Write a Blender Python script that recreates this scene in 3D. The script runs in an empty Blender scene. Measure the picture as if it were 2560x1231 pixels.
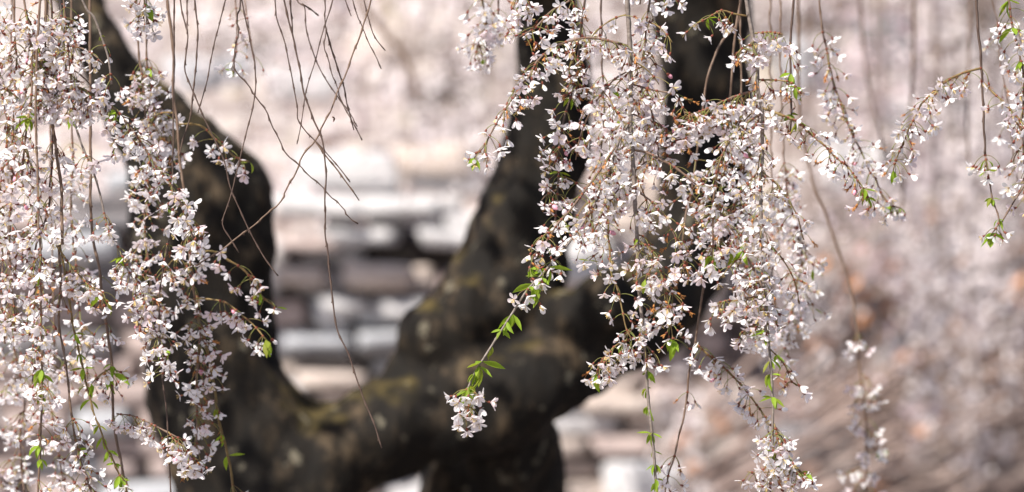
import bpy, bmesh, math, random
from mathutils import Vector, Matrix, noise

R = math.radians
rnd = random.Random(11)
sc = bpy.context.scene
col = sc.collection

# ------------------------------------------------------------------ camera, sky, sun, exposure
CAM = Vector((0.0, 0.0, 1.6))
FOC, SENS = 200.0, 36.0
cam = bpy.data.cameras.new('camera')
cam.lens = FOC; cam.sensor_width = SENS
cam.clip_start = 0.05; cam.clip_end = 500
cam.dof.use_dof = True
cam.dof.focus_distance = 8.0
cam.dof.aperture_fstop = 4.0
co = bpy.data.objects.new('camera', cam); col.objects.link(co)
co.location = CAM; co.rotation_euler = (R(90), 0, 0)
sc.camera = co

SUN_EL, SUN_AZ = R(50), R(-142)          # azimuth measured from +Y (view direction) towards +X
sd = Vector((math.sin(SUN_AZ)*math.cos(SUN_EL), math.cos(SUN_AZ)*math.cos(SUN_EL), math.sin(SUN_EL)))
w = bpy.data.worlds.new('World'); sc.world = w; w.use_nodes = True
nt = w.node_tree
bg = nt.nodes['Background']; sky = nt.nodes.new('ShaderNodeTexSky')
sky.sky_type = 'NISHITA'; sky.sun_disc = False
sky.sun_elevation = SUN_EL; sky.sun_rotation = SUN_AZ
nt.links.new(sky.outputs[0], bg.inputs[0]); bg.inputs[1].default_value = 0.07
sl = bpy.data.lights.new('sun', 'SUN'); sl.energy = 4.8; sl.angle = R(0.5); sl.color = (1.0, 0.935, 0.84)
so = bpy.data.objects.new('sun', sl); col.objects.link(so)
so.rotation_euler = sd.to_track_quat('Z', 'Y').to_euler(); so.location = (0, 0, 12)
vs = sc.view_settings
vs.view_transform = 'Standard'; vs.look = 'None'; vs.exposure = 0.9; vs.gamma = 1.0; vs.use_curve_mapping = False
sc.cycles.use_denoising = True
sc.cycles.max_bounces = 8
sc.cycles.transparent_max_bounces = 4

PXF = SENS / FOC / 2560.0
def at(px, py, d):
    """photograph pixel + distance -> point in the place"""
    return Vector(((px - 1280) * PXF * d, d, CAM.z + (615.5 - py) * PXF * d))

# ------------------------------------------------------------------ materials
def mat(name):
    m = bpy.data.materials.new(name); m.use_nodes = True
    n = m.node_tree.nodes; n.clear()
    return m, n, m.node_tree.links
def ramp(n, stops, interp='LINEAR'):
    r = n.new('ShaderNodeValToRGB'); e = r.color_ramp.elements; r.color_ramp.interpolation = interp
    while len(e) < len(stops): e.new(0.5)
    for i, (p, c) in enumerate(stops):
        e[i].position = p; e[i].color = (c[0], c[1], c[2], 1)
    return r
def noise_node(n, l, scale, detail=4, rough=0.6, coord='Object', vec_scale=None):
    tc = n.new('ShaderNodeTexCoord'); t = n.new('ShaderNodeTexNoise')
    t.inputs['Scale'].default_value = scale; t.inputs['Detail'].default_value = detail; t.inputs['Roughness'].default_value = rough
    if vec_scale:
        mp = n.new('ShaderNodeMapping'); mp.inputs['Scale'].default_value = vec_scale
        l.new(tc.outputs[coord], mp.inputs[0]); l.new(mp.outputs[0], t.inputs['Vector'])
    else:
        l.new(tc.outputs[coord], t.inputs['Vector'])
    return t
def simple(name, stops, scale=40, rough=0.7, bump=0.0, detail=4, spec=0.3, vec_scale=None):
    m, n, l = mat(name)
    o = n.new('ShaderNodeOutputMaterial'); p = n.new('ShaderNodeBsdfPrincipled')
    t = noise_node(n, l, scale, detail, vec_scale=vec_scale); r = ramp(n, stops)
    l.new(t.outputs[0], r.inputs[0]); l.new(r.outputs[0], p.inputs['Base Color'])
    p.inputs['Roughness'].default_value = rough; p.inputs['Specular IOR Level'].default_value = spec
    if bump:
        b = n.new('ShaderNodeBump'); b.inputs['Strength'].default_value = 0.6; b.inputs['Distance'].default_value = bump
        l.new(t.outputs[0], b.inputs['Height']); l.new(b.outputs[0], p.inputs['Normal'])
    l.new(p.outputs[0], o.inputs[0])
    return m
def thin(name, c0, c1, trans, tint, scale=60):
    """thin tissue: petals and leaves let light through; tint varies from flower to flower"""
    m, n, l = mat(name)
    o = n.new('ShaderNodeOutputMaterial')
    oi = n.new('ShaderNodeObjectInfo')
    r = ramp(n, [(0.0, c0), (0.6, c0), (1.0, c1)]); l.new(oi.outputs['Random'], r.inputs[0])
    t = noise_node(n, l, scale, 3)
    r2 = ramp(n, [(0.3, (0.88, 0.88, 0.88)), (0.6, (1, 1, 1))]); l.new(t.outputs[0], r2.inputs[0])
    mx = n.new('ShaderNodeMix'); mx.data_type = 'RGBA'; mx.blend_type = 'MULTIPLY'; mx.inputs['Factor'].default_value = 1
    l.new(r.outputs[0], mx.inputs['A']); l.new(r2.outputs[0], mx.inputs['B'])
    p = n.new('ShaderNodeBsdfPrincipled'); p.inputs['Roughness'].default_value = 0.55; p.inputs['Specular IOR Level'].default_value = 0.25
    l.new(mx.outputs['Result'], p.inputs['Base Color'])
    tr = n.new('ShaderNodeBsdfTranslucent')
    mt = n.new('ShaderNodeMix'); mt.data_type = 'RGBA'; mt.blend_type = 'MULTIPLY'; mt.inputs['Factor'].default_value = 1
    mt.inputs['B'].default_value = (*tint, 1); l.new(mx.outputs['Result'], mt.inputs['A']); l.new(mt.outputs['Result'], tr.inputs[0])
    ms = n.new('ShaderNodeMixShader'); ms.inputs[0].default_value = trans
    l.new(p.outputs[0], ms.inputs[1]); l.new(tr.outputs[0], ms.inputs[2]); l.new(ms.outputs[0], o.inputs[0])
    return m

M = {}
M['petal'] = thin('petal', (0.925, 0.925, 0.95), (0.91, 0.81, 0.86), 0.48, (1.0, 0.96, 0.97))
M['petal_far'] = thin('petal_far', (0.90, 0.845, 0.855), (0.84, 0.70, 0.74), 0.36, (1.0, 0.95, 0.95), 8)
M['leaf'] = thin('leaf', (0.27, 0.40, 0.04), (0.24, 0.25, 0.04), 0.5, (1.1, 1.15, 0.5), 90)
M['calyx'] = simple('calyx', [(0.3, (0.15, 0.032, 0.03)), (0.7, (0.22, 0.075, 0.035))], 300)
M['pedicel'] = simple('pedicel', [(0.40, (0.17, 0.20, 0.05)), (0.70, (0.22, 0.11, 0.06))], 120)
M['stamen'] = simple('stamen', [(0.3, (0.50, 0.34, 0.10)), (0.7, (0.62, 0.50, 0.25))], 300)
M['withered'] = simple('withered', [(0.3, (0.30, 0.11, 0.03)), (0.7, (0.48, 0.23, 0.07))], 300)
M['pinkbud'] = simple('pinkbud', [(0.3, (0.66, 0.22, 0.32)), (0.7, (0.72, 0.40, 0.48))], 300)
M['twig'] = simple('twig', [(0.25, (0.085, 0.05, 0.033)), (0.55, (0.16, 0.105, 0.075)), (0.8, (0.25, 0.19, 0.15))], 110, 0.6, 0.0006, vec_scale=(1, 1, 0.5))
M['twig_grey'] = simple('twig_grey', [(0.25, (0.11, 0.085, 0.07)), (0.55, (0.20, 0.165, 0.145)), (0.8, (0.30, 0.26, 0.24))], 120, 0.55, 0.0006, vec_scale=(1, 1, 2.2))
M['twig_dark'] = simple('twig_dark', [(0.25, (0.05, 0.03, 0.024)), (0.6, (0.10, 0.066, 0.052)), (0.85, (0.16, 0.12, 0.10))], 120, 0.55, 0.0005)
M['twig_green'] = simple('twig_green', [(0.3, (0.13, 0.075, 0.03)), (0.7, (0.22, 0.16, 0.06))], 120, 0.55, 0.0004)

# bark with moss where rain collects on upper sides, and pale lichen
def bark_material():
    m, n, l = mat('bark')
    o = n.new('ShaderNodeOutputMaterial'); p = n.new('ShaderNodeBsdfPrincipled')
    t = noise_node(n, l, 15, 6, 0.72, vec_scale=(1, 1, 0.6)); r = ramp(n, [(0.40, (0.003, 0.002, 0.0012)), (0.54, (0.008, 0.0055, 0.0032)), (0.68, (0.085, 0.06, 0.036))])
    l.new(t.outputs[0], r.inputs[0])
    g = n.new('ShaderNodeNewGeometry'); sx = n.new('ShaderNodeSeparateXYZ'); l.new(g.outputs['Normal'], sx.inputs[0])
    t2 = noise_node(n, l, 7, 6, 0.7)
    ad = n.new('ShaderNodeMath'); ad.operation = 'MULTIPLY_ADD'; ad.inputs[1].default_value = 0.55
    l.new(sx.outputs['Z'], ad.inputs[0]); l.new(t2.outputs[0], ad.inputs[2])
    rm = ramp(n, [(0.80, (0, 0, 0)), (0.98, (1, 1, 1))]); l.new(ad.outputs[0], rm.inputs[0])
    t3 = noise_node(n, l, 30, 3)
    mc = ramp(n, [(0.38, (0.012, 0.009, 0.003)), (0.65, (0.085, 0.062, 0.018))]); l.new(t3.outputs[0], mc.inputs[0])
    mx = n.new('ShaderNodeMix'); mx.data_type = 'RGBA'
    l.new(rm.outputs[0], mx.inputs['Factor']); l.new(r.outputs[0], mx.inputs['A']); l.new(mc.outputs[0], mx.inputs['B'])
    t4 = noise_node(n, l, 16, 5, 0.65); rl = ramp(n, [(0.61, (0, 0, 0)), (0.65, (1, 1, 1))]); l.new(t4.outputs[0], rl.inputs[0])
    mf = n.new('ShaderNodeMath'); mf.operation = 'MULTIPLY'; mf.inputs[1].default_value = 0.6; l.new(rl.outputs[0], mf.inputs[0])
    mx2 = n.new('ShaderNodeMix'); mx2.data_type = 'RGBA'; mx2.inputs['B'].default_value = (0.19, 0.17, 0.125, 1)
    l.new(mf.outputs[0], mx2.inputs['Factor']); l.new(mx.outputs['Result'], mx2.inputs['A'])
    l.new(mx2.outputs['Result'], p.inputs['Base Color']); p.inputs['Roughness'].default_value = 0.8; p.inputs['Specular IOR Level'].default_value = 0.25
    b = n.new('ShaderNodeBump'); b.inputs['Distance'].default_value = 0.012; l.new(t.outputs[0], b.inputs['Height']); l.new(b.outputs[0], p.inputs['Normal'])
    l.new(p.outputs[0], o.inputs[0])
    return m
M['bark'] = bark_material()

def ground_material():
    m, n, l = mat('ground')
    o = n.new('ShaderNodeOutputMaterial'); p = n.new('ShaderNodeBsdfPrincipled')
    t = noise_node(n, l, 3.2, 6, 0.65)
    soil = ramp(n, [(0.36, (0.028, 0.023, 0.022)), (0.5, (0.095, 0.073, 0.068)), (0.64, (0.21, 0.16, 0.145))]); l.new(t.outputs[0], soil.inputs[0])
    # fallen petals lie thick on the bank under the blossoming trees, thinning towards +X where the brush grows
    tc = n.new('ShaderNodeTexCoord'); sx = n.new('ShaderNodeSeparateXYZ'); l.new(tc.outputs['Object'], sx.inputs[0])
    t2 = noise_node(n, l, 4.2, 5, 0.7)
    ma = n.new('ShaderNodeMath'); ma.operation = 'MULTIPLY_ADD'; ma.inputs[1].default_value = -0.055; l.new(sx.outputs['X'], ma.inputs[0]); l.new(t2.outputs[0], ma.inputs[2])
    rp = ramp(n, [(0.39, (0, 0, 0)), (0.55, (1, 1, 1))]); l.new(ma.outputs[0], rp.inputs[0])
    t3 = noise_node(n, l, 7.0, 5, .7)
    pc = ramp(n, [(0.38, (0.14, 0.10, 0.09)), (0.47, (0.325, 0.268, 0.255)), (0.56, (0.49, 0.435, 0.42)), (0.66, (0.34, 0.285, 0.195))]); l.new(t3.outputs[0], pc.inputs[0])
    mx = n.new('ShaderNodeMix'); mx.data_type = 'RGBA'
    l.new(rp.outputs[0], mx.inputs['Factor']); l.new(soil.outputs[0], mx.inputs['A']); l.new(pc.outputs[0], mx.inputs['B'])
    l.new(mx.outputs['Result'], p.inputs['Base Color']); p.inputs['Roughness'].default_value = 0.9
    t5 = noise_node(n, l, 25, 6)
    b = n.new('ShaderNodeBump'); b.inputs['Distance'].default_value = 0.03; l.new(t5.outputs[0], b.inputs['Height']); l.new(b.outputs[0], p.inputs['Normal'])
    l.new(p.outputs[0], o.inputs[0])
    return m
M['ground'] = ground_material()
M['stone_pale'] = simple('stone_pale', [(0.3, (0.38, 0.375, 0.39)), (0.5, (0.51, 0.50, 0.515)), (0.7, (0.61, 0.595, 0.595))], 5, 0.85, 0.01, 6)
M['stone_cream'] = simple('stone_cream', [(0.3, (0.38, 0.31, 0.28)), (0.6, (0.52, 0.45, 0.41)), (0.8, (0.45, 0.36, 0.32))], 5, 0.85, 0.01, 6)
M['stone_blue'] = simple('stone_blue', [(0.3, (0.30, 0.31, 0.34)), (0.6, (0.43, 0.44, 0.47)), (0.8, (0.54, 0.545, 0.56))], 4, 0.85, 0.01, 6)
M['stone_dark'] = simple('stone_dark', [(0.3, (0.13, 0.125, 0.14)), (0.6, (0.22, 0.21, 0.22)), (0.8, (0.32, 0.30, 0.29))], 4, 0.85, 0.01, 6)
M['stone_rose'] = simple('stone_rose', [(0.3, (0.28, 0.22, 0.21)), (0.6, (0.42, 0.345, 0.33)), (0.8, (0.50, 0.43, 0.41))], 5, 0.85, 0.01, 6)
M['packing'] = simple('packing', [(0.3, (0.24, 0.22, 0.215)), (0.7, (0.46, 0.41, 0.40))], 8, 0.95, 0.02)
M['dry_cane'] = simple('dry_cane', [(0.3, (0.20, 0.145, 0.13)), (0.55, (0.33, 0.25, 0.225)), (0.8, (0.47, 0.40, 0.37))], 3, 0.7)
M['dry_cane_grey'] = simple('dry_cane_grey', [(0.3, (0.20, 0.15, 0.13)), (0.55, (0.34, 0.27, 0.24)), (0.8, (0.5, 0.43, 0.39))], 3, 0.7)
M['dead_leaf'] = simple('dead_leaf', [(0.3, (0.34, 0.14, 0.06)), (0.7, (0.50, 0.26, 0.14))], 6, 0.7)

# ------------------------------------------------------------------ object helpers
def link(name, data, parent=None, world=None, mats=None):
    o = bpy.data.objects.new(name, data); col.objects.link(o)
    if parent is not None: o.parent = parent
    if world is not None:
        WORLD[o.name] = world
        o.matrix_basis = (WORLD[parent.name].inverted() @ world) if parent is not None else world
    return o
WORLD = {}
def tag(o, label=None, cat=None, group=None, kind=None):
    if label: o['label'] = label
    if cat: o['category'] = cat
    if group: o['group'] = group
    if kind: o['kind'] = kind
    return o
def root(name, loc, label, cat, group=None):
    o = link(name, None, None, Matrix.Translation(loc)); o.empty_display_size = 0.05
    return tag(o, label, cat, group)
def mesh(name, verts, faces, mats, idx=None, smooth=True):
    me = bpy.data.meshes.new(name); me.from_pydata([tuple(v) for v in verts], [], faces)
    for m_ in mats: me.materials.append(M[m_])
    if idx: me.polygons.foreach_set('material_index', idx)
    if smooth: me.polygons.foreach_set('use_smooth', [True] * len(me.polygons))
    me.update()
    return me
def catmull(P, step):
    """dense points along a smooth curve through P (list of tuples of any length)"""
    if len(P) == 2: P = [P[0], tuple((a + b) / 2 for a, b in zip(*P)), P[1]]
    Q = [tuple(2 * a - b for a, b in zip(P[0], P[1]))] + list(P) + [tuple(2 * a - b for a, b in zip(P[-1], P[-2]))]
    out = []
    for i in range(1, len(Q) - 2):
        p0, p1, p2, p3 = Q[i - 1:i + 3]
        L = math.dist(p1[:3], p2[:3]); k = max(1, int(L / step))
        for j in range(k):
            t = j / k
            out.append(tuple(0.5 * (2 * b + (c - a) * t + (2 * a - 5 * b + 4 * c - d) * t * t + (3 * b - a - 3 * c + d) * t ** 3) for a, b, c, d in zip(p0, p1, p2, p3)))
    out.append(tuple(P[-1]))
    return out
def tube(verts, faces, pts, radii, sides=6, cap=True):
    """append a tapered tube along 3D pts"""
    base = len(verts); n = len(pts)
    prev = None
    for i, p in enumerate(pts):
        a = pts[max(0, i - 1)]; b = pts[min(n - 1, i + 1)]
        d = (b - a)
        if d.length < 1e-9: d = Vector((0, 0, -1))
        d.normalize()
        if prev is None: u = d.orthogonal().normalized()
        else:
            u = prev - d * prev.dot(d)
            u = u.normalized() if u.length > 1e-6 else d.orthogonal().normalized()
        prev = u; v = d.cross(u)
        for k in range(sides):
            an = 2 * math.pi * k / sides
            verts.append(p + (u * math.cos(an) + v * math.sin(an)) * radii[i])
    for i in range(n - 1):
        for k in range(sides):
            a = base + i * sides + k; b = base + i * sides + (k + 1) % sides
            faces.append((a, b, b + sides, a + sides))
    if cap:
        faces.append(tuple(base + (n - 1) * sides + k for k in range(sides)))
        faces.append(tuple(base + k for k in reversed(range(sides))))

# ------------------------------------------------------------------ flower prototypes (axis = +Z out of the face of the flower, origin at the calyx base)
def flower_mesh(kind, seed):
    r = random.Random(seed)
    V, F, I = [], [], []
    # slots: 0 petal 1 calyx 2 stamen
    ca = 0.0055
    npet = {'open': 5, 'bell': 5, 'four': 4, 'three': 3, 'two': 2, 'one': 1, 'bud': 0, 'bare': 0}[kind]
    # calyx tube, rings
    rings = [(0.0, 0.0006), (0.0012, 0.0016), (0.004, 0.0017), (ca, 0.0014)]
    s = 6
    for z, q in rings:
        for k in range(s):
            a = 2 * math.pi * k / s; V.append(Vector((q * math.cos(a), q * math.sin(a), z)))
    for i in range(len(rings) - 1):
        for k in range(s):
            F.append((i * s + k, i * s + (k + 1) % s, (i + 1) * s + (k + 1) % s, (i + 1) * s + k)); I.append(1)
    top = (len(rings) - 1) * s
    c = len(V); V.append(Vector((0, 0, ca)))
    for k in range(s): F.append((top + k, top + (k + 1) % s, c)); I.append(1)
    # sepals, five little points bent back
    for k in range(5):
        a = 2 * math.pi * (k + 0.5) / 5; u = Vector((math.cos(a), math.sin(a), 0)); t = Vector((-math.sin(a), math.cos(a), 0))
        b0 = len(V)
        V += [u * 0.0012 + t * 0.0009 + Vector((0, 0, ca)), u * 0.0012 - t * 0.0009 + Vector((0, 0, ca)), u * 0.0046 + Vector((0, 0, ca - r.uniform(0.000, 0.0025)))]
        F.append((b0, b0 + 1, b0 + 2)); I.append(1)
    ang0 = r.uniform(0, 6.28)
    order = list(range(5)); r.shuffle(order); order = sorted(order[:npet])
    cone = {'open': R(82), 'bell': R(54)}.get(kind, R(r.uniform(45, 75)))
    rows = [(0.0, 0.05), (0.16, 0.11), (0.40, 0.235), (0.66, 0.285), (0.86, 0.225), (0.98, 0.09)]
    for k in order:
        a = ang0 + 2 * math.pi * k / 5 + r.uniform(-0.14, 0.14)
        u = Vector((math.cos(a), math.sin(a), 0)); t = Vector((-math.sin(a), math.cos(a), 0))
        L = 0.0134 * r.uniform(0.9, 1.1); W = L * r.uniform(0.88, 1.08)
        cn = cone + r.uniform(-0.2, 0.2); tw = r.uniform(-0.35, 0.35)
        curl = r.uniform(-0.5, 0.35) if kind != 'bell' else r.uniform(-0.15, 0.5)
        pos = Vector((0, 0, ca)) + u * 0.001
        b0 = len(V); last = 0.0
        for (tt, hw) in rows:
            th = cn + curl * (tt - 0.4)
            d = u * math.sin(th) + Vector((0, 0, math.cos(th)))
            pos = pos + d * L * (tt - last); last = tt
            nrm = u * -math.cos(th) + Vector((0, 0, math.sin(th)))
            side = t * math.cos(tw * tt) + nrm * math.sin(tw * tt)
            cup = 0.10 * L * (hw / 0.38)
            notch = d * (0.035 * L if tt > 0.95 else 0)
            V.append(pos + side * hw * W + nrm * cup + notch)
            V.append(pos.copy())
            V.append(pos - side * hw * W + nrm * cup + notch)
        for i in range(len(rows) - 1):
            for j in (0, 1):
                q = b0 + i * 3 + j
                F.append((q, q + 1, q + 4, q + 3)); I.append(0)
    if kind == 'bud':
        rr = [(ca, 0.0014), (ca + 0.002, 0.003), (ca + 0.005, 0.0036), (ca + 0.008, 0.0026), (ca + 0.0102, 0.0004)]
        b0 = len(V)
        for z, q in rr:
            for k in range(7):
                a = 2 * math.pi * k / 7; V.append(Vector((q * math.cos(a), q * math.sin(a), z)))
        for i in range(len(rr) - 1):
            for k in range(7):
                F.append((b0 + i * 7 + k, b0 + i * 7 + (k + 1) % 7, b0 + (i + 1) * 7 + (k + 1) % 7, b0 + (i + 1) * 7 + k)); I.append(0)
    else:
        ns = 9 if npet < 5 else 8
        for k in range(ns):
            a = r.uniform(0, 6.28); th = r.uniform(0.15, 0.75); L = r.uniform(0.005, 0.0082)
            d = Vector((math.sin(th) * math.cos(a), math.sin(th) * math.sin(a), math.cos(th)))
            t = d.orthogonal().normalized(); p0 = Vector((0, 0, ca)); wd = 0.00030 if npet == 5 else 0.00042
            p1 = p0 + d * L
            b0 = len(V)
            V += [p0 + t * wd, p0 - t * wd, p1 - t * wd, p1 + t * wd, p1 + d * 0.0012 - t * 0.0008, p1 + d * 0.0012 + t * 0.0008, p1 + d * 0.0020]
            F += [(b0, b0 + 1, b0 + 2, b0 + 3), (b0 + 3, b0 + 2, b0 + 4, b0 + 5), (b0 + 5, b0 + 4, b0 + 6)]; I += [2, 2, 2]
    mats = ['petal', 'calyx', 'stamen']
    if npet < 2 and kind != 'bud': mats[2] = 'withered'
    if kind == 'bare': mats[1] = 'withered' if seed % 2 else 'calyx'
    if kind == 'bud': mats[0] = 'pinkbud' if seed % 3 == 0 else 'petal'
    return mesh('flower_' + kind, V, F, mats, I)
FL = {}
for kind, cnt in (('open', 4), ('bell', 5), ('four', 2), ('three', 3), ('two', 3), ('one', 2), ('bud', 3), ('bare', 3)):
    FL[kind] = [flower_mesh(kind, i + 1) for i in range(cnt)]

# flower stalks: 2-5 pedicels from one bud, spreading and then nodding
def stalk_proto(n, seed):
    r = random.Random(seed); V, F, I = [], [], []; ends = []
    a0 = r.uniform(0, 6.28)
    for k in range(n):
        a = a0 + 2 * math.pi * k / n + r.uniform(-0.5, 0.5)
        L = r.uniform(0.014, 0.027); up = r.uniform(-0.7, 0.35)
        d = Vector((math.cos(a) * math.cos(up), math.sin(a) * math.cos(up), math.sin(up)))
        p = Vector((0, 0, 0)); pts = [p]; g = r.uniform(0.14, 0.34)
        for i in range(5):
            d = (d + Vector((0, 0, -g))).normalized(); p = p + d * L / 5; pts.append(p)
        tube(V, F, pts, [0.0006, 0.00052, 0.0005, 0.0005, 0.00055, 0.0007], 4)
        ends.append((pts[-1], (d + Vector((r.uniform(-.7, .7), r.uniform(-.8, .5), r.uniform(-.2, .4)))).normalized()))
    nf = len(F); I = [0] * nf
    # bud scales at the base
    b0 = len(V); F0 = len(F)
    rr = [(-0.0018, 0.0014), (0, 0.0024), (0.0016, 0.0018)]
    tube(V, F, [Vector((0, 0, z)) for z, _ in rr], [q for _, q in rr], 5)
    I += [1] * (len(F) - F0)
    return mesh('flower_stalk', V, F, ['pedicel', 'calyx'], I), ends
STALK = {n: [stalk_proto(n, n * 17 + i) for i in range(4)] for n in (1, 2, 3, 4, 5)}

def leaf_proto(seed):
    r = random.Random(seed); V, F = [], []
    L = 1.0; rows = [(0, .02), (.12, .04), (.3, .12), (.5, .15), (.72, .11), (.9, .04), (1.0, .0)]
    bend = r.uniform(-1.3, 0.5); fold = r.uniform(0.25, 0.7)
    p = Vector((0, 0, 0)); last = 0
    for t, hw in rows:
        th = bend * t; d = Vector((math.cos(th), 0, math.sin(th))); p = p + d * (t - last); last = t
        nn = Vector((-math.sin(th), 0, math.cos(th)))
        V += [p + Vector((0, hw, 0)) + nn * hw * fold, p.copy(), p - Vector((0, hw, 0)) + nn * hw * fold]
    for i in range(len(rows) - 1):
        for j in (0, 1):
            q = i * 3 + j; F.append((q, q + 1, q + 4, q + 3))
    return mesh('leaf', V, F, ['leaf'])
LEAF = [leaf_proto(i) for i in range(5)]

def frame_from_z(z, roll):
    q = z.to_track_quat('Z', 'Y').to_matrix().to_4x4()
    return q @ Matrix.Rotation(roll, 4, 'Z')

NFL = 0
def pick_kind(r, wf):
    x = r.random()
    if x < wf:
        return r.choice(['bare', 'bare', 'one', 'two', 'three', 'one'])
    y = r.random()
    return 'bell' if y < .40 else 'open' if y < .76 else 'four' if y < .84 else 'three' if y < .93 else 'two' if y < .975 else 'bud'
def put_stalk(r, parent, p, nfl, wf, scale=1.0, out=None):
    """one flower stalk (a part of its branch) with its flowers (sub-parts)"""
    global NFL
    me, ends = r.choice(STALK[nfl])
    mw = Matrix.Translation(p) @ Matrix.Rotation(r.uniform(-.3, .3), 4, 'X') @ Matrix.Rotation(r.uniform(-.3, .3), 4, 'Y') @ Matrix.Rotation(r.uniform(0, 6.28), 4, 'Z') @ Matrix.Scale(scale * r.uniform(.85, 1.12), 4)
    s = link('flower_stalk', me, parent, mw)
    for (e, d) in ends:
        k = pick_kind(r, wf)
        f = link('flower', r.choice(FL[k]), s, mw @ Matrix.Translation(e) @ frame_from_z(d, r.uniform(0, 6.28)) @ Matrix.Scale(r.uniform(.74, .98), 4))
        NFL += 1
    return s
def put_leaf(r, parent, p, length, n=2):
    a0 = r.uniform(0, 6.28)
    for k in range(n):
        a = a0 + k * r.uniform(1.6, 3.4); pit = r.uniform(-1.3, -0.1)
        mw = Matrix.Translation(p) @ Matrix.Rotation(a, 4, 'Z') @ Matrix.Rotation(-pit, 4, 'Y') @ Matrix.Rotation(r.uniform(-.8, .8), 4, 'X') @ Matrix.Scale(length * r.uniform(.7, 1.15), 4)
        link('leaf', r.choice(LEAF), parent, mw)

# ------------------------------------------------------------------ a hanging branch
def PP(s):
    return [tuple(float(v) for v in q.split(',')) for q in s.split()]
def make_twig(r, name, parent, P3, w0, w1, material, bud=0.0, sides=6):
    """P3: 3D control points; w0, w1: radii in m. One mesh: the woody tube with swollen nodes and small buds"""
    dense = [Vector(q) for q in catmull([tuple(p) for p in P3], 0.006)]
    n = len(dense); V, F = [], []
    node_gap = r.uniform(0.016, 0.022); acc = 0; radii = []; nodes = []
    ph = r.uniform(0, 9); zz = (.00022 if bud > .5 else .00015) if w0 < .0019 else .00005
    pts = []
    for i, p in enumerate(dense):
        t = i / max(1, n - 1); rad = w0 + (w1 - w0) * t
        if i: acc += (dense[i] - dense[i - 1]).length
        wob = Vector((noise.noise(Vector((p.z * 30, ph, 0))), noise.noise(Vector((p.z * 30, ph, 7))), 0)) * min(0.0011, rad * .9) * (0 if i == 0 else 1)
        if acc > node_gap: zz = -zz * r.uniform(.6, 1.4) if abs(zz) < .002 else -zz * .6
        pts.append(p + wob + Vector((zz * min(1, t * 8), 0, 0)))
        if acc > node_gap:
            acc = 0; radii.append(rad * ((1.5 if bud > .5 else 1.4) if w0 < .0019 else 1.18)); nodes.append(i)
        else: radii.append(rad * r.uniform(.93, 1.05))
    o0 = pts[0].copy()
    tube(V, F, [p - o0 for p in pts], radii, sides)
    if bud:
        sgn = 1
        for i in nodes:
            if r.random() < bud and i < n - 1:
                d = (pts[i + 1] - pts[i]).normalized(); sgn = -sgn
                a = r.uniform(-.9, .9); u = Vector((math.cos(a) * sgn, math.sin(a), 0)); rad = radii[i]
                q = pts[i] - o0
                tip = q + (u + d * 1.2).normalized() * (rad + r.uniform(.0016, .003))
                tube(V, F, [q, q + (tip - q) * .55, tip], [rad * .75, rad * .65, rad * .12], 4)
    me = mesh(name, V, F, [material])
    return link(name, me, parent, Matrix.Translation(o0)), pts
GRP = 'branches hanging from the weeping cherry'
BCOUNT = [0]
DC, DS = 0.66, 0.37
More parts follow.
